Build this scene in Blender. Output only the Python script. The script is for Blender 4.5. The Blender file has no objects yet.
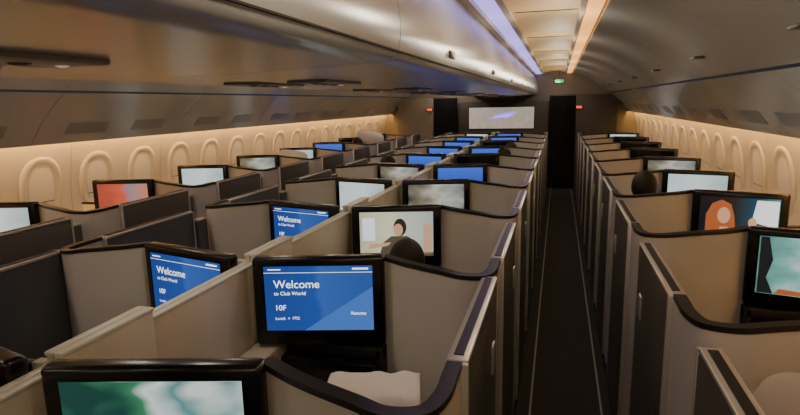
import bpy, bmesh, math, random
from mathutils import Vector, Matrix
random.seed(4)
C=bpy.context.scene.collection
# ---------------------------------------------------------------- materials
def mat(name,col,rough=.5,metal=0,emis=None,es=0,noise=0,nscale=40,bump=0,spec=None):
    m=bpy.data.materials.new(name); m.use_nodes=True
    nt=m.node_tree; b=nt.nodes['Principled BSDF']
    b.inputs['Base Color'].default_value=(*col,1); b.inputs['Roughness'].default_value=rough
    b.inputs['Metallic'].default_value=metal
    if spec is not None: b.inputs['Specular IOR Level'].default_value=spec
    if emis: 
        b.inputs['Emission Color'].default_value=(*emis,1); b.inputs['Emission Strength'].default_value=es
    if noise or bump:
        tc=nt.nodes.new('ShaderNodeTexCoord'); n=nt.nodes.new('ShaderNodeTexNoise'); n.inputs['Scale'].default_value=nscale
        n.inputs['Detail'].default_value=4
        nt.links.new(tc.outputs['Object'],n.inputs['Vector'])
        if noise:
            r=nt.nodes.new('ShaderNodeValToRGB')
            r.color_ramp.elements[0].position=.3; r.color_ramp.elements[1].position=.7
            r.color_ramp.elements[0].color=(*[c*(1-noise) for c in col],1)
            r.color_ramp.elements[1].color=(*[min(1,c*(1+noise)) for c in col],1)
            nt.links.new(n.outputs['Fac'],r.inputs['Fac']); nt.links.new(r.outputs['Color'],b.inputs['Base Color'])
        if bump:
            bp=nt.nodes.new('ShaderNodeBump'); bp.inputs['Strength'].default_value=bump; bp.inputs['Distance'].default_value=.004
            nt.links.new(n.outputs['Fac'],bp.inputs['Height']); nt.links.new(bp.outputs['Normal'],b.inputs['Normal'])
    return m
M={}
M['shell']=mat('shell_grey',(.66,.63,.56),.38,noise=.03,nscale=3)
M['rim']=mat('rim_charcoal',(.018,.017,.015),.35)
M['door']=mat('door_taupe',(.10,.098,.082),.33,noise=.06,nscale=8)
M['cap']=mat('door_cap_metal',(.56,.55,.5),.32,.4)
M['tan']=mat('divider_tan',(.60,.53,.41),.45,noise=.05,nscale=6)
M['black']=mat('gloss_black',(.006,.006,.006),.25)
M['dark']=mat('dark_console',(.016,.016,.014),.5)
M['seat']=mat('seat_leather_dark',(.03,.03,.036),.5,bump=.3,nscale=120)
M['seat2']=mat('headrest_dark',(.05,.047,.043),.6,bump=.3,nscale=120)
M['bin']=mat('bin_greige',(.40,.405,.385),.25,noise=.03,nscale=2)
M['gap']=mat('seam_dark',(.03,.028,.026),.8)
M['latch']=mat('latch_dark',(.08,.075,.07),.4)
M['psu']=mat('service_unit',(.24,.235,.225),.4)
M['wall']=mat('sidewall_cream',(.68,.66,.58),.5,noise=.03,nscale=4)
M['shade']=mat('window_shade',(.76,.75,.69),.6)
M['bezel']=mat('window_bezel',(.64,.62,.55),.5)
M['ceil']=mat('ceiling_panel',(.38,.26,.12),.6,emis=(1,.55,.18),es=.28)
M['ceilw']=mat('ceiling_plain',(.6,.52,.42),.6)
M['purple']=mat('cove_purple',(.4,.35,.7),.5,emis=(.42,.34,1),es=1.35)
M['amber']=mat('cove_amber',(.9,.6,.3),.5,emis=(1,.42,.09),es=1.6)
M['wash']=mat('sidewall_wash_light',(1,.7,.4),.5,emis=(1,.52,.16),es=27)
M['carpet']=mat('carpet',(.030,.027,.024),.95,noise=.3,nscale=150,bump=.5)
M['strip']=mat('floor_path_strip',(.25,.23,.2),.6)
M['front']=mat('front_wall',(.06,.054,.046),.5,noise=.05,nscale=3)
M['frontl']=mat('front_wall_light',(.24,.21,.17),.5,noise=.04,nscale=3)
M['curtain']=mat('curtain_dark',(.014,.014,.018),.9,bump=.3,nscale=90)
M['litpanel']=mat('lit_divider_panel',(.5,.47,.45),.5,emis=(.95,.82,.72),es=.34,noise=.2,nscale=9)
M['logo']=mat('logo_light',(.2,.15,.8),.5,emis=(.16,.08,1),es=3.2)
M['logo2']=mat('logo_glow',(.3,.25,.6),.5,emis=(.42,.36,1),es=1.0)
M['exitred']=mat('sign_red',(.5,.05,.03),.5,emis=(1,.12,.05),es=1.2)
M['exitgreen']=mat('sign_green',(.05,.3,.12),.5,emis=(.15,.8,.35),es=.2)
M['linen']=mat('linen_white',(.8,.77,.72),.85,bump=.5,nscale=60)
M['pillow']=mat('pillow_beige',(.52,.45,.36),.85,bump=.4,nscale=50)
M['skin']=mat('skin',(.45,.27,.19),.55)
M['hair']=mat('hair_dark',(.012,.009,.007),.6,bump=1,nscale=160)
M['cloth']=mat('clothes_dark',(.04,.045,.07),.85,bump=.3,nscale=100)
M['lip']=mat('lips',(.35,.12,.1),.5)
M['eye']=mat('eye_white',(.7,.7,.7),.3)
M['white_t']=mat('text_white',(1,1,1),.5,emis=(.9,.95,1),es=1.6)
M['light']=mat('reading_lamp',(.8,.8,.7),.4,emis=(1,.85,.6),es=.3)

def grad_mat(name,stops,es,axis='X',noise=0,nscale=3,seed=0):
    m=bpy.data.materials.new(name); m.use_nodes=True; nt=m.node_tree
    b=nt.nodes['Principled BSDF']; b.inputs['Base Color'].default_value=(.01,.01,.01,1); b.inputs['Roughness'].default_value=.2
    tc=nt.nodes.new('ShaderNodeTexCoord'); sp=nt.nodes.new('ShaderNodeSeparateXYZ')
    nt.links.new(tc.outputs['Generated'],sp.inputs[0])
    r=nt.nodes.new('ShaderNodeValToRGB'); cr=r.color_ramp
    while len(cr.elements)<len(stops): cr.elements.new(.5)
    for e,(p,c) in zip(cr.elements,stops): e.position=p; e.color=(*c,1)
    if noise:
        n=nt.nodes.new('ShaderNodeTexNoise'); n.inputs['Scale'].default_value=nscale; n.inputs['Detail'].default_value=1.5
        mp=nt.nodes.new('ShaderNodeMapping'); mp.inputs['Location'].default_value=(seed,seed*.7,0)
        nt.links.new(tc.outputs['Generated'],mp.inputs[0]); nt.links.new(mp.outputs[0],n.inputs['Vector'])
        mx=nt.nodes.new('ShaderNodeMix'); mx.inputs[0].default_value=noise
        nt.links.new(sp.outputs[axis],mx.inputs[2]); nt.links.new(n.outputs['Fac'],mx.inputs[3])
        nt.links.new(mx.outputs[0],r.inputs['Fac'])
    else: nt.links.new(sp.outputs[axis],r.inputs['Fac'])
    nt.links.new(r.outputs['Color'],b.inputs['Emission Color']); b.inputs['Emission Strength'].default_value=es
    return m
SC={
 'welcome':grad_mat('screen_blue',[(0,(.018,.055,.27)),(.45,(.02,.08,.36)),(.5,(.04,.12,.44)),(1,(.02,.08,.33))],1.0,'X',.25,2,1),
 'blue':grad_mat('screen_blue_plain',[(0,(.02,.05,.35)),(1,(.05,.14,.7))],1.1,'Z'),
 'white':grad_mat('screen_white',[(0,(.55,.7,.72)),(.5,(.75,.85,.83)),(1,(.35,.5,.5))],1.0,'X',.4,2.5,2),
 'green':grad_mat('screen_green',[(.3,(.01,.06,.05)),(.42,(.05,.25,.12)),(.5,(.75,.9,.85)),(.62,(.1,.3,.3)),(.7,(.75,.85,.8))],.9,'X',.6,2.6,3),
 'falls':grad_mat('screen_falls',[(.0,(.03,.08,.05)),(.35,(.2,.5,.45)),(.6,(.85,.95,.95)),(1,(.3,.6,.5))],.9,'X',.4,5,3),
 'red':grad_mat('screen_red',[(.2,(.5,.08,.05)),(.5,(.8,.12,.06)),(.65,(.35,.3,.35)),(.85,(.8,.25,.12))],.9,'X',.4,2,5),
 'movie':grad_mat('screen_movie',[(.0,(.45,.42,.25)),(.4,(.75,.72,.50)),(.6,(.60,.62,.5)),(1,(.35,.42,.45))],1.0,'X',.3,4,4),
 'film':grad_mat('screen_film',[(.2,(.02,.03,.03)),(.4,(.25,.22,.15)),(.55,(.6,.6,.5)),(.8,(.12,.15,.18))],.9,'X',.5,3,9),
 'fire':grad_mat('screen_fire',[(.0,(.01,.01,.015)),(.45,(.03,.02,.015)),(.7,(.02,.08,.12)),(1,(.1,.35,.4))],1.0,'X',.1,2,7),
 'off':mat('screen_off',(.006,.006,.008),.12),
}
def fm(k): 
    m=mat('flat_'+k[0],k[1],.5,emis=k[1],es=1.0); return m
M['m_hair']=fm(('hair',(.03,.02,.015))); M['m_face']=fm(('face',(.55,.33,.2))); M['m_jack']=fm(('jacket',(.08,.07,.05)))
M['m_win']=fm(('pane',(.75,.85,.95))); M['m_red']=fm(('redhair',(.35,.10,.03))); M['m_green']=fm(('leaf',(.03,.16,.05))); M['m_dk']=fm(('shadow',(.01,.012,.015))); M['m_blue']=fm(('facet',(.05,.15,.50)))
# ---------------------------------------------------------------- mesh builder
class B:
    def __init__(s,dx=1): s.v=[];s.f=[];s.m=[];s.mats=[];s.dx=dx
    def mi(s,k):
        k=M[k] if isinstance(k,str) else k
        if k not in s.mats: s.mats.append(k)
        return s.mats.index(k)
    def add(s,vs,fs,k):
        o=len(s.v); s.v+= [tuple(v) for v in vs]; i=s.mi(k)
        for f in fs: s.f.append([o+a for a in f]); s.m.append(i)
    def addbm(s,bm,k):
        bm.verts.index_update(); s.add([v.co[:] for v in bm.verts],[[v.index for v in f.verts] for f in bm.faces],k); bm.free()
    def box(s,x0,x1,y0,y1,z0,z1,k,bev=0,rz=0,rx=0,piv=None,seg=2):
        bm=bmesh.new(); bmesh.ops.create_cube(bm,size=1)
        for v in bm.verts: v.co=Vector((v.co.x*(x1-x0),v.co.y*(y1-y0),v.co.z*(z1-z0)))
        if bev: bmesh.ops.bevel(bm,geom=bm.edges[:],offset=min(bev,.49*min(x1-x0,y1-y0,z1-z0)),segments=seg,affect='EDGES',profile=.5)
        c=Vector(((x0+x1)/2,(y0+y1)/2,(z0+z1)/2))
        for v in bm.verts: v.co+=c
        if rz or rx:
            p=Vector(piv) if piv else c
            R=Matrix.Rotation(rz,3,'Z')@Matrix.Rotation(rx,3,'X')
            for v in bm.verts: v.co=p+R@(v.co-p)
        s.addbm(bm,k)
    def ribbon(s,path,th,z0,z1,k):
        n=len(path); L=[];R=[]
        for i,p in enumerate(path):
            a=Vector(path[max(i-1,0)]); b=Vector(path[min(i+1,n-1)]); d=(b-a).normalized(); nn=Vector((-d.y,d.x))*th/2
            L.append(Vector(p)+nn); R.append(Vector(p)-nn)
        f0=z0 if callable(z0) else (lambda i:z0); f1=z1 if callable(z1) else (lambda i:z1)
        vs=[]
        for i in range(n):
            vs+=[(L[i].x,L[i].y,f0(i)),(R[i].x,R[i].y,f0(i)),(R[i].x,R[i].y,f1(i)),(L[i].x,L[i].y,f1(i))]
        fs=[]
        for i in range(n-1):
            a=4*i;b=a+4
            for j in range(4): fs.append([a+j,a+(j+1)%4,b+(j+1)%4,b+j])
        fs+=[[3,2,1,0],[4*n-4,4*n-3,4*n-2,4*n-1]]
        s.add(vs,fs,k)
    def prism(s,prof,y0,y1,k):   # closed profile (x,z)
        n=len(prof); vs=[(x,y0,z) for x,z in prof]+[(x,y1,z) for x,z in prof]
        fs=[[i,(i+1)%n,n+(i+1)%n,n+i] for i in range(n)]+[list(range(n))[::-1],list(range(n,2*n))]
        s.add(vs,fs,k)
    def sheet(s,prof,y0,y1,k,ny=1):
        n=len(prof); vs=[];fs=[]
        for j in range(ny+1):
            y=y0+(y1-y0)*j/ny; vs+=[(x,y,z) for x,z in prof]
        for j in range(ny):
            for i in range(n-1): fs.append([j*n+i,j*n+i+1,(j+1)*n+i+1,(j+1)*n+i])
        s.add(vs,fs,k)
    def ell(s,c,r,k,seg=20,ring=12,fn=None,rot=None):
        bm=bmesh.new(); bmesh.ops.create_uvsphere(bm,u_segments=seg,v_segments=ring,radius=1)
        for v in bm.verts:
            p=v.co.copy()
            if fn: p=fn(p)
            p=Vector((p.x*r[0],p.y*r[1],p.z*r[2]))
            if rot: p=rot@p
            v.co=p+Vector(c)
        s.addbm(bm,k)
    def mesh(s,name,smooth=True,ang=35):
        me=bpy.data.meshes.new(name)
        vs=[(x*s.dx,y,z) for x,y,z in s.v]
        fs=[f[::-1] for f in s.f] if s.dx<0 else s.f
        me.from_pydata(vs,[],fs)
        for m in s.mats: me.materials.append(m)
        me.polygons.foreach_set('material_index',s.m)
        bm=bmesh.new(); bm.from_mesh(me); bmesh.ops.recalc_face_normals(bm,faces=bm.faces[:]); bm.to_mesh(me); bm.free()
        if smooth:
            me.shade_smooth(); me.set_sharp_from_angle(angle=math.radians(ang))
        me.update(); return me
    def obj(s,name,parent=None,**k):
        o=bpy.data.objects.new(name,s.mesh(name,**k)); C.objects.link(o)
        if parent: o.parent=parent
        return o
def inst(name,me,loc=(0,0,0),rz=0,parent=None):
    o=bpy.data.objects.new(name,me); C.objects.link(o); o.location=loc; o.rotation_euler[2]=rz
    if parent:o.parent=parent
    return o
def empty(name,loc=(0,0,0),rz=0):
    o=bpy.data.objects.new(name,None); o.empty_display_size=.1; C.objects.link(o); o.location=loc; o.rotation_euler[2]=rz; return o
def cr(pts,n=6):
    P=[Vector(p) for p in pts]; P=[2*P[0]-P[1]]+P+[2*P[-1]-P[-2]]; out=[]
    for i in range(1,len(P)-2):
        for k in range(n):
            t=k/n; a,b,c,d=P[i-1],P[i],P[i+1],P[i+2]
            out.append(.5*((2*b)+(c-a)*t+(2*a-5*b+4*c-d)*t*t+(3*b-a-3*c+d)*t**3))
    out.append(P[-2]); return [tuple(p) for p in out]
# ---------------------------------------------------------------- room shell
Y0,Y1=-3.2,12.6
b=B(); b.box(-2.75,2.75,Y0,Y1,-.05,0,'carpet')
for sx in(1,-1):
    for x in(1.04,1.455): b.box(min(sx*x,sx*(x+.012)),max(sx*x,sx*(x+.012)),Y0,Y1,0,.004,'strip')
b.obj('floor')
for sx,nm in((-1,'left'),(1,'right')):
    b=B(sx); prof=cr([(2.60,1.9),(2.64,1.68),(2.70,1.4),(2.735,1.15),(2.735,.8),(2.70,.4),(2.6,0)])
    b.sheet(prof,Y0,Y1,'wall')
    outer=[(x+.04,z) for x,z in prof]; b.sheet(outer,Y0,Y1,'wall')
    y=Y0+.3
    while y<Y1:
        pr=[(x-.0015,z) for x,z in prof]; b.sheet(pr,y,y+.004,'psu'); y+=1.1
    b.obj('wall_'+nm)
b=B(); b.box(-2.75,2.75,Y0-.05,Y0,0,2.5,'frontl'); b.obj('wall_back')
# ceiling
b=B()
b.box(-2.75,2.75,Y0,Y1,2.52,2.56,'ceilw')
for sx in(1,-1):
    def X(a,c): return (min(sx*a,sx*c),max(sx*a,sx*c))
    pr=[(.84+.43*i/12, 2.43+.025*math.sin(math.pi*i/12)) for i in range(13)]
    pr=pr+[(x,z+.02) for x,z in pr[::-1]]
    b.prism([(sx*x,z) for x,z in pr],Y0,Y1,'ceil')
    b.box(*X(.62,.685),Y0,Y1,2.375,2.5,'ceilw')
    b.box(*X(1.27,1.30),Y0,Y1,2.40,2.45,'ceilw')
    b.box(*X(.80,.84),Y0,Y1,2.40,2.45,'ceilw')
    y=Y0+.8
    while y<Y1: b.box(*X(.84,1.27),y,y+.006,2.429,2.434,'gap'); y+=1.6
b.obj('ceiling')
b=B()
for sx in(1,-1):
    x0,x1=(.69,.795) if sx>0 else (-.795,-.69)
    b.box(x0,x1,Y0,Y1-.02,2.40,2.42,'purple')
    x0,x1=(1.31,1.40) if sx>0 else (-1.40,-1.31)
    b.box(x0,x1,Y0,Y1-.02,2.40,2.42,'amber')
b.obj('cove_light')
# centre overhead bins
def centre_bin(y0,y1):
    b=B()
    half=cr([(.62,2.40),(.66,2.33),(.70,2.20),(.72,2.07),(.705,1.985),(.66,1.965)])
    und=[(.60,1.966),(.3,1.955),(0,1.95)]
    r=half+und; prof=r+[(-x,z) for x,z in r[::-1][1:]]
    b.prism(prof,y0,y1,'bin')
    for sx in(1,-1):
        b.box(sx*.705-.012,sx*.705+.012,y0,y1,1.995,1.999,'gap')
        m=(y0+y1)/2
        b.box(sx*.722-.006,sx*.722+.006,m-.06,m+.06,2.03,2.06,'latch',.005)
    m=(y0+y1)/2
    b.box(-.24,-.06,m-.22,m+.22,1.942,1.956,'psu',.006); b.box(.06,.24,m-.22,m+.22,1.942,1.956,'psu',.006)
    for sx in(-1,1):
        for k in range(3): b.ell((sx*.15,m-.12+.1*k,1.942),(.022,.022,.006),'latch',12,6)
        b.ell((sx*.15,m+.18,1.942),(.014,.014,.004),'light',12,6)
    return b
def lat_bin(sx,y0,y1):
    b=B(sx)
    d=cr([(1.42,2.395),(1.6,2.345),(1.80,2.25),(1.99,2.12),(2.14,1.985)])
    b.prism(d+[(2.2,2.02),(2.6,2.3),(2.6,2.5),(1.42,2.5)],y0,y1,'bin')
    m=(y0+y1)/2
    b.box(1.96,2.02,m-.06,m+.06,2.085,2.10,'latch',.005)
    l=cr([(2.155,1.97),(2.27,1.875),(2.38,1.77),(2.47,1.66),(2.515,1.60)])
    b.prism(l+[(2.535,1.60),(2.535,1.72),(2.58,1.95)],y0,y1,'bin')
    for q in(y0+.45,y1-.45):
        b.prism([(2.392,1.752),(2.460,1.668),(2.466,1.672),(2.398,1.757)][::-1],q-.2,q+.2,'psu')
    return b
y=Y0; SEG=1.6
while y<Y1-.1:
    e=min(y+SEG,Y1)
    centre_bin(y+.003,e-.003).obj('overhead_bin')
    for sx in(1,-1): lat_bin(sx,y+.003,e-.003).obj('overhead_bin')
    y=e
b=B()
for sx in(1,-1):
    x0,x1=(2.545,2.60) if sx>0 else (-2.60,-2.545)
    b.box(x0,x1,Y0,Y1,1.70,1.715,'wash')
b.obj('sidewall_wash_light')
# added fill lights, bare sources without fixtures
def light(x,y,z,p,col=(1,.88,.70),r=.05,typ='POINT'):
    l=bpy.data.lights.new('fill_light',typ); l.energy=p; l.color=col; l.shadow_soft_size=r
    if typ=='SPOT': l.spot_size=math.radians(150); l.spot_blend=1
    o=bpy.data.objects.new('fill_light',l); C.objects.link(o); o.location=(x,y,z); return o
y=-2.4
while y<12.3:
    for sx in(1,-1): light(sx*1.12,y,2.2,6.2)  # added points over the aisles to brighten shells and bins
    light(0,y+.8,1.92,6,typ='SPOT')  # added downward fill below the centre bins, no fixture there
    y+=1.6
# windows
def window_mesh():
    b=B(); N=40
    def ring(a,h,x): 
        o=[]
        for i in range(N):
            t=2*math.pi*i/N; c,s_=math.cos(t),math.sin(t); p=2/2.5
            o.append((x,a*math.copysign(abs(c)**p,c),h*math.copysign(abs(s_)**p,s_)))
        return o
    R=[(.195,.275,-.034),(.180,.26,-.020),(.162,.24,-.016),(.145,.215,-.021),(.128,.19,-.032),(.112,.174,-.030)]
    vs=[];
    for a,h,x in R: vs+=ring(a,h,x)
    fs=[]
    for j in range(len(R)-1):
        for i in range(N): fs.append([j*N+i,j*N+(i+1)%N,(j+1)*N+(i+1)%N,(j+1)*N+i])
    vs=[(x+.036,y,z) for x,y,z in vs]
    b.add(vs,fs,'bezel')
    sh=[(.007,y,z) for _,y,z in ring(.114,.176,0)]
    b.add(sh,[list(range(N))],'shade')
    b.add([(.0095,-.11,-.1),(.0095,.11,-.1),(.0095,.11,-.094),(.0095,-.11,-.094)],[[0,1,2,3]],'gap')
    return b.mesh('window',ang=60)
wm=window_mesh(); n=1
for sx in(-1,1):
    y=-.5
    while y<12.2:
        o=inst('window_%d'%n,wm,(sx*2.725,y,1.24)); o.rotation_euler=(0,math.radians(7),0 if sx<0 else math.pi)
        n+=1; y+=.56
# front wall
b=B(); b.box(-2.75,2.75,12.6,12.66,0,2.5,'frontl')
for sx in(1,-1):
    x0,x1=(1.5,2.3) if sx>0 else (-2.3,-1.5)
    b.box(x0,x1,12.2,12.6,0,1.95,'front' if sx>0 else 'frontl',.02)
b.obj('wall_front')
b=B(); b.box(-.97,.97,12.35,12.5,0,1.84,'front',.02); b.box(-.72,.66,12.335,12.352,1.27,1.72,'litpanel',.006)
b.box(-.74,.68,12.34,12.349,1.25,1.74,'rim',.004)
b.obj('bulkhead_divider')
b=B()
vs=cr([(-.20,0),(-.05,.016),(.10,.024),(.22,.08),(.07,.075),(-.09,.05)],4)
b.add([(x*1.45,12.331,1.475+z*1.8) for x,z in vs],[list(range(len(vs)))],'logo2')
b.add([(x,12.328,1.49+z) for x,z in vs],[list(range(len(vs)))],'logo'); b.obj('illuminated_emblem')
for sx in(1,-1):
    b=B(); pts=[(sx*(.98+.52*i/80),12.3+.03*math.sin(i*.9)) for i in range(81)]
    b.ribbon(pts,.01,.02,1.93,'curtain'); b.box(min(sx*.97,sx*1.5),max(sx*.97,sx*1.5),12.28,12.3,1.93,1.96,'latch',.004); b.obj('aisle_curtain')
    b=B(); b.box(sx*1.56-.07,sx*1.56+.07,12.15,12.19,1.66,1.74,'black',.005); b.box(sx*1.56-.055,sx*1.56+.055,12.145,12.15,1.675,1.725,'exitred'); b.obj('lavatory_sign')
b=B(); b.box(1.06,1.26,12.0,12.03,2.18,2.27,'black',.005); b.box(1.07,1.25,11.994,12.0,2.19,2.26,'exitgreen'); b.box(1.15,1.17,12.0,12.02,2.26,2.44,'latch'); b.obj('exit_sign')
# ---------------------------------------------------------------- suites
P=1.07
def suite(dx,W,m0,kind):
    m1=m0+.50
    b=B(dx)
    path=cr([(m1-.02,.06),(m1+.09,.01),((m1+W)/2+.02,-.035),(W-.12,-.05),(W-.05,-.015),(W-.028,.06),(W-.028,.14),(W-.028,.205)],6)
    n=len(path)
    top=lambda i:1.275-.03*min(1,i/(n*.55))
    b.ribbon(path,.030,.02,lambda i:top(i)-.01,'shell')
    b.ribbon(path,.036,lambda i:top(i)-.010,lambda i:top(i)+.006,'rim')
    # footwell under monitor
    b.box(m0,m0+.03,-.02,.5,0,.93,'dark',.006); b.box(m1-.04,m1-.01,-.02,.5,0,.93,'dark',.006)
    b.box(m0,m1-.01,-.02,.5,.88,.93,'dark',.01); b.box(m0,m1-.01,.46,.5,0,.9,'dark')
    b.box(m0+.03,m1-.04,0,.46,.28,.40,'seat',.03)
    b.box(m0+.02,m1-.03,-.075,-.02,.80,.885,'black',.012)
    b.box(m0+.05,m1-.06,-.05,-.03,.58,.79,'black',.01)
    b.box(m0+.06,m1-.02,.045,.075,.90,1.20,'dark',.01)
    # door
    b.box(W-.052,W,.22,.90,.06,1.235,'door',.012)
    b.box(W-.054,W+.002,.225,.895,1.232,1.246,'cap',.006)
    b.box(W-.038,W-.014,.25,.87,1.243,1.249,'rim')
    b.box(W-.055,W+.003,.893,.905,.06,1.24,'cap',.004)
    b.box(W-.055,W+.003,.215,.227,.06,1.24,'cap',.004)
    b.box(W-.045,W-.01,.0,1.07,.0,.07,'dark')
    b.box(W-.002,W+.006,.74,.80,.95,1.05,'cap',.003)
    # fixed aisle panel
    b.box(W-.075,W-.035,.905,1.0,.02,1.18,'door',.01); b.box(W-.075,W-.035,.905,1.0,1.178,1.19,'cap',.005)
    if kind=='c':
        b.box(.001,.022,.30,1.045,.05,1.235,'tan',.006); b.box(.001,.026,.30,1.045,1.233,1.245,'shell',.004)
        b.box(.001,.024,-.02,.305,.05,1.265,'tan',.006); b.box(.001,.028,-.02,.305,1.262,1.275,'shell',.004)
        b.box(.024,.33,.50,.96,.0,.70,'shell',.012); b.box(.024,.335,.49,.965,.70,.73,'tan',.008)
        b.box(.024,.14,.50,.96,.73,.93,'tan',.02)
        b.box(.022,m0+.01,-.03,.0,.05,1.25,'tan',.005)
    else:
        b.box(.17,.26,.0,1.04,.0,.74,'shell',.012); b.box(.05,.27,.0,1.045,.74,.765,'tan',.008)
        b.box(.27,.48,.55,.96,.0,.70,'shell',.012); b.box(.27,.485,.545,.965,.70,.73,'tan',.008)
        b.box(.06,m0+.01,-.03,.0,.76,1.08,'shell',.012); b.box(.06,m0+.01,-.034,.004,1.075,1.09,'rim',.005)
    return b.mesh('suite_shell')
SM={}
for kind,W,m0 in(('c',.97,.05),('w',1.22,.26)):
    for dx in(1,-1): SM[kind,dx]=suite(dx,W,m0,kind)
def seat(dx):
    b=B(dx)
    def bx(*q,k='seat',bev=.03,rx=0,piv=None): b.box(*q,k,bev,rx=rx,piv=piv,seg=3)
    bx(-.27,.27,.02,.55,.30,.46,bev=.05)
    bx(-.25,.25,.04,.52,.02,.30,k='dark',bev=.02)
    bx(-.27,.27,-.08,.06,.36,.95,rx=math.radians(12),piv=(0,0,.4),bev=.055)
    bx(-.20,.20,-.03,.085,.45,.85,k='seat2',rx=math.radians(12),piv=(0,0,.4),bev=.05)
    bx(-.17,.17,-.055,.05,.86,1.09,k='seat2',rx=math.radians(12),piv=(0,0,.4),bev=.05)
    bx(-.31,-.27,.02,.45,.40,.62,k='dark',bev=.02); bx(.27,.30,.02,.45,.40,.60,k='dark',bev=.015)
    return b.mesh('airline_seat')
seatm=seat(1)
# monitor
def mon_frame():
    b=B(); b.box(-.25,.25,-.028,.028,-.175,.175,'black',.014,seg=3); b.box(-.12,.12,.025,.05,-.1,.1,'dark',.01)
    b.box(-.212,.212,-.0295,-.027,-.118,.148,'black'); return b.mesh('monitor_frame')
def mon_panel():
    b=B(); b.box(-.205,.205,-.031,-.0285,-.112,.142,'black'); return b.mesh('screen_panel')
frame=mon_frame(); panels={}
for k,m in SC.items():
    p=mon_panel(); p.materials.clear(); p.materials.append(m); panels[k]=p
def text(s,size,x,z,parent):
    c=bpy.data.curves.new('txt','FONT'); c.body=s; c.size=size; c.materials.append(M['white_t'])
    o=bpy.data.objects.new('caption',c); C.objects.link(o); o.parent=parent; o.location=(x,-.0328,z); o.rotation_euler=(math.pi/2,0,0)
def monitor(x,y,rz,kind):
    e=empty('entertainment_monitor',(x,y,1.115),rz)
    inst('monitor_frame',frame,parent=e); inst('screen_panel',panels[kind],parent=e)
    if kind=='welcome':
        text('Welcome',.044,-.17,.058,e); text('to Club World',.020,-.17,.03,e); text('10F',.030,-.17,-.03,e); text('Lunch  >  FTC',.016,-.17,-.068,e); text('Resume',.018,.12,-.05,e)
        b=B(); b.add([(-.205,-.0318,.118),(.205,-.0318,.118),(.205,-.0318,.1165),(-.205,-.0318,.1165)],[[0,1,2,3]],'white_t')
        b.add([(-.06,-.0312,-.112),(.205,-.0312,.06),(.205,-.0312,-.112)],[[0,1,2]],'m_blue')
        b.add([(.13,-.0318,.128),(.19,-.0318,.128),(.19,-.0318,.134),(.13,-.0318,.134)],[[0,1,2,3]],'white_t'); b.add([(-.19,-.0318,.128),(-.14,-.0318,.128),(-.14,-.0318,.132),(-.19,-.0318,.132)],[[0,1,2,3]],'white_t')
        b.obj('screen_icons',e)
    if kind in('movie','fire','falls'):
        b=B()
        def el(cx,cz,rx,rz_,k,d):
            b.add([(cx+rx*math.cos(i*.314),-.0315-d,cz+rz_*math.sin(i*.314)) for i in range(20)],[list(range(20))],k)
        def q(x0,x1,z0,z1,k,d): b.add([(x0,-.0315-d,z0),(x1,-.0315-d,z0),(x1,-.0315-d,z1),(x0,-.0315-d,z1)],[[0,1,2,3]],k)
        def poly(pts,k,d): b.add([(x,-.0315-d,z) for x,z in pts],[list(range(len(pts)))],k)
        if kind=='movie':
            q(-.19,-.12,-.02,.11,'m_win',0); q(.15,.2,-.1,.07,'m_face',0); q(-.205,.205,-.112,-.09,'m_jack',0)
            poly([(-.10,-.11),(-.075,-.03),(-.03,.005),(.06,.005),(.11,-.03),(.14,-.11)],'m_jack',.0003)
            poly([(-.16,-.07),(-.05,-.05),(-.03,-.03),(-.15,-.04)],'m_face',.0004)
            el(.02,.055,.036,.05,'m_hair',.0005); el(.01,.04,.026,.036,'m_face',.0008)
        elif kind=='fire':
            poly([(-.17,-.11),(-.17,.03),(-.14,.10),(-.09,.125),(-.04,.10),(-.02,.03),(-.01,-.06),(.0,-.11)],'m_red',.0002)
            el(-.075,.03,.034,.05,'m_face',.0005); poly([(-.11,-.11),(-.09,-.04),(-.05,-.04),(-.03,-.11)],'m_face',.0006)
            poly([(.07,.0),(.2,-.03),(.2,.13),(.09,.13)],'m_win',0); poly([(.02,-.11),(.05,-.04),(.11,-.03),(.15,-.11)],'m_face',.0006); el(.075,-.005,.022,.03,'m_face',.0007)
        else:
            poly([(-.2,-.11),(-.2,.14),(-.17,.14),(-.15,.04),(-.17,-.04),(-.14,-.11)],'m_dk',.0002)
            poly([(.1,-.11),(.13,-.02),(.09,.05),(.14,.14),(.2,.14),(.2,-.11)],'m_green',.0002)
            poly([(-.14,-.11),(-.12,-.085),(-.04,-.09),(.01,-.075),(.05,-.11)],'m_red',.0004); el(.0,.0,.02,.05,'m_win',.0003)
        b.obj('film_picture',e)
content={('cr',0):'green',('cr',1):'welcome',('cr',2):'movie',('cr',3):'film',('cr',4):'blue',('cr',5):'off',('cr',6):'blue',
 ('cl',0):'off',('cl',1):'welcome',('cl',2):'welcome',('cl',3):'white',('cl',4):'film',('cl',5):'blue',('cl',6):'blue',
 ('wl',0):'off',('wl',1):'white',('wl',2):'red',('wl',3):'white',('wl',4):'film',('wl',5):'white',('wl',6):'blue',
 ('wr',0):'blue',('wr',1):'falls',('wr',2):'fire',('wr',3):'white',('wr',4):'film',('wr',5):'off'}
random.seed(8)
for col,kind,dx,x0,ys in(('cr','c',1,0,.85),('cl','c',-1,0,.85),('wl','w',1,-2.73,1.62),('wr','w',-1,2.73,1.62)):
    for k in range(-2,10):
        y=ys+P*k
        if y>11.2 or y<-1.5: continue
        if col[0]=='c' and k<=0: y+=.16
        inst('business_suite',SM[kind,dx],(x0,y,0))
        sx=.63 if kind=='c' else .80
        inst('airline_seat',seatm,(x0+dx*sx,y+.40,0),math.radians(14)*dx)
        mc=.51 if kind=='w' else (.30 if dx>0 else .27)
        c=content.get((col,k)) or random.choice(['off','blue','blue','off','white'])
        monitor(x0+dx*mc,y-.03,math.radians(14)*dx,c)
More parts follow.
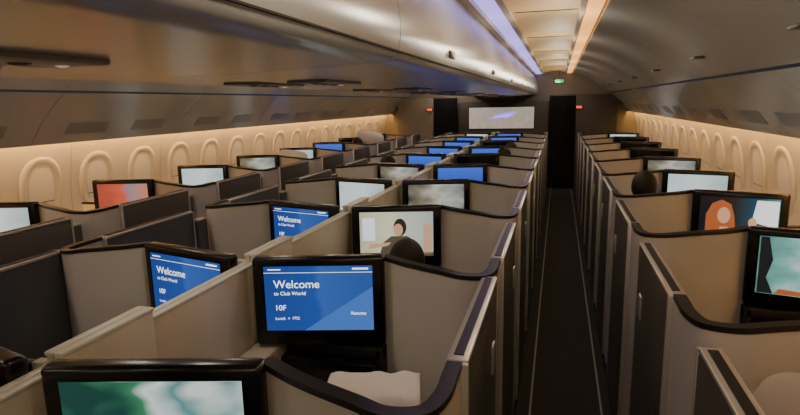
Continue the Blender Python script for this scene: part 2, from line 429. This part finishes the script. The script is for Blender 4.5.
# ---------------------------------------------------------------- people
def person(x,y,rz,top=1.25,name='seated_passenger'):
    e=empty(name,(x,y,top-1.25),rz)
    def skin(nm,V,E,R,k,lv=2):
        me=bpy.data.meshes.new(nm); me.from_pydata(V,E,[]); me.materials.append(M[k])
        o=bpy.data.objects.new(nm,me); C.objects.link(o); o.parent=e
        m=o.modifiers.new('skin','SKIN'); m.use_smooth_shade=True
        for i,r in enumerate(R): me.skin_vertices[0].data[i].radius=(r,r) if not isinstance(r,tuple) else r
        me.skin_vertices[0].data[0].use_root=True
        s=o.modifiers.new('sub','SUBSURF'); s.levels=lv; s.render_levels=lv
        return o
    V=[(0,0,.55),(0,-.01,.68),(0,-.02,.82),(0,-.02,.94),(0,-.005,1.01),(0,.005,1.06),
       (-.17,-.02,.93),(-.22,.04,.70),(-.20,.24,.64),(.17,-.02,.93),(.22,.04,.70),(.20,.24,.64),
       (-.09,.05,.54),(-.10,.45,.55),(-.10,.50,.12),(-.10,.60,.06),(.09,.05,.54),(.10,.45,.55),(.10,.50,.12),(.10,.60,.06)]
    E=[(0,1),(1,2),(2,3),(3,4),(4,5),(3,6),(6,7),(7,8),(3,9),(9,10),(10,11),(0,12),(12,13),(13,14),(14,15),(0,16),(16,17),(17,18),(18,19)]
    R=[.14,.12,(.15,.11),(.13,.09),.055,.052,.065,.048,.032,.065,.048,.032,.09,.065,.045,.035,.09,.065,.045,.035]
    skin('body',V,E,R,'cloth')
    for sx in(-1,1):
        hx=sx*.20; V=[(hx,.24,.64),(hx,.31,.63)];E=[(0,1)];R=[.028,.032]
        for j in range(4):
            ox=(j-1.5)*.02; L=[.07,.08,.075,.06][j]; i=len(V)
            V+=[(hx+ox,.34,.635),(hx+ox,.34+L*.55,.63),(hx+ox,.34+L,.61)]; E+=[(1,i),(i,i+1),(i+1,i+2)]; R+=[.009,.0085,.007]
        i=len(V); V+=[(hx-sx*.035,.28,.63),(hx-sx*.055,.31,.62),(hx-sx*.06,.335,.615)]; E+=[(0,i),(i,i+1),(i+1,i+2)]; R+=[.012,.01,.008]
        skin('hand',V,E,R,'skin')
    b=B()
    def hf(p):
        q=p.copy()
        if q.z<0: q.x*=1+.28*q.z; q.y*=1+.12*q.z
        return q
    b.ell((0,.02,1.14),(.074,.093,.115),'skin',24,16,hf)
    b.ell((0,.118,1.13),(.013,.02,.022),'skin',10,8); b.ell((0,.105,1.088),(.024,.01,.007),'lip',10,6)
    for sx in(-1,1):
        b.ell((sx*.03,.098,1.145),(.013,.01,.008),'eye',10,6); b.ell((sx*.03,.107,1.145),(.005,.003,.005),'hair',8,6)
        b.ell((sx*.076,.01,1.135),(.01,.018,.03),'skin',10,8)
    def hh(p):
        q=p.copy()
        if q.y>.3 and q.z<.45: q.y=.3+(q.y-.3)*.15
        return q
    b.ell((0,.005,1.158),(.086,.1,.112),'hair',28,18,hh)
    b.obj('head',e)
    return e
person(.50,2.43,math.radians(12),1.215)
person(1.76,4.24,math.radians(-10),1.33)
person(.55,6.75,math.radians(12),1.30)
person(.55,7.8,math.radians(12),1.28)
person(-.55,5.6,math.radians(-12),1.30)
person(-1.9,8.4,math.radians(10),1.32)
# pillows, linens
def pillow(name,loc,rot,sz,k):
    b=B()
    def f(p):
        q=p.copy(); 
        for ax in(0,2):
            v=q[ax]; q[ax]=math.copysign(abs(v)**.55,v)
        q.y*=(1-.35*abs(p.x)*abs(p.z))
        return q
    b.ell((0,0,0),sz,k,32,20,f); o=b.obj(name,ang=180); o.location=loc; o.rotation_euler=rot
    return o
pillow('pillow',(1.74,1.28,1.10),(math.radians(-14),.35,math.radians(-20)),(.17,.06,.13),'pillow')
pillow('pillow',(-1.75,8.6,1.30),(0,.2,.3),(.22,.1,.12),'linen')
pillow('pillow',(-2.0,6.3,1.18),(0,.1,.2),(.2,.09,.13),'linen')
b=B()
nx,ny=18,10; prof=cr([(-.10,-.10),(-.08,.0),(-.04,.025),(.03,.03),(.075,.01),(.11,-.07)],4)
vs=[];fs=[];n2=len(prof)
for i in range(nx+1):
    u=i/nx-.5
    for (yy,zz) in prof: vs.append((u*.25,yy+.004*math.sin(u*25),zz+.003*math.sin(u*18+yy*30)))
for i in range(nx):
    for j in range(n2-1): fs.append([i*n2+j,(i+1)*n2+j,(i+1)*n2+j+1,i*n2+j+1])
b.add(vs,fs,'linen'); o=b.obj('folded_blanket',ang=180); o.location=(.70,1.33,1.085); o.rotation_euler=(0,0,math.radians(14))
m=o.modifiers.new('s','SOLIDIFY'); m.thickness=.012
# ---------------------------------------------------------------- world, camera
w=bpy.data.worlds.new('world'); bpy.context.scene.world=w; w.use_nodes=True
w.node_tree.nodes['Background'].inputs[0].default_value=(.5,.5,.55,1); w.node_tree.nodes['Background'].inputs[1].default_value=.05
cam=bpy.data.cameras.new('camera'); co=bpy.data.objects.new('camera',cam); C.objects.link(co); bpy.context.scene.camera=co
cam.sensor_width=36; cam.lens=560/800*36; cam.clip_start=.02
psi,th,ro=math.radians(15.8),math.radians(10.54),math.radians(-1.2)
F=Vector((-math.sin(psi)*math.cos(th),math.cos(psi)*math.cos(th),-math.sin(th)))
q=F.to_track_quat('-Z','Y').to_matrix()
q=q@Matrix.Rotation(ro,3,'Z')
co.matrix_world=Matrix.Translation((1.16,0,1.85))@q.to_4x4()
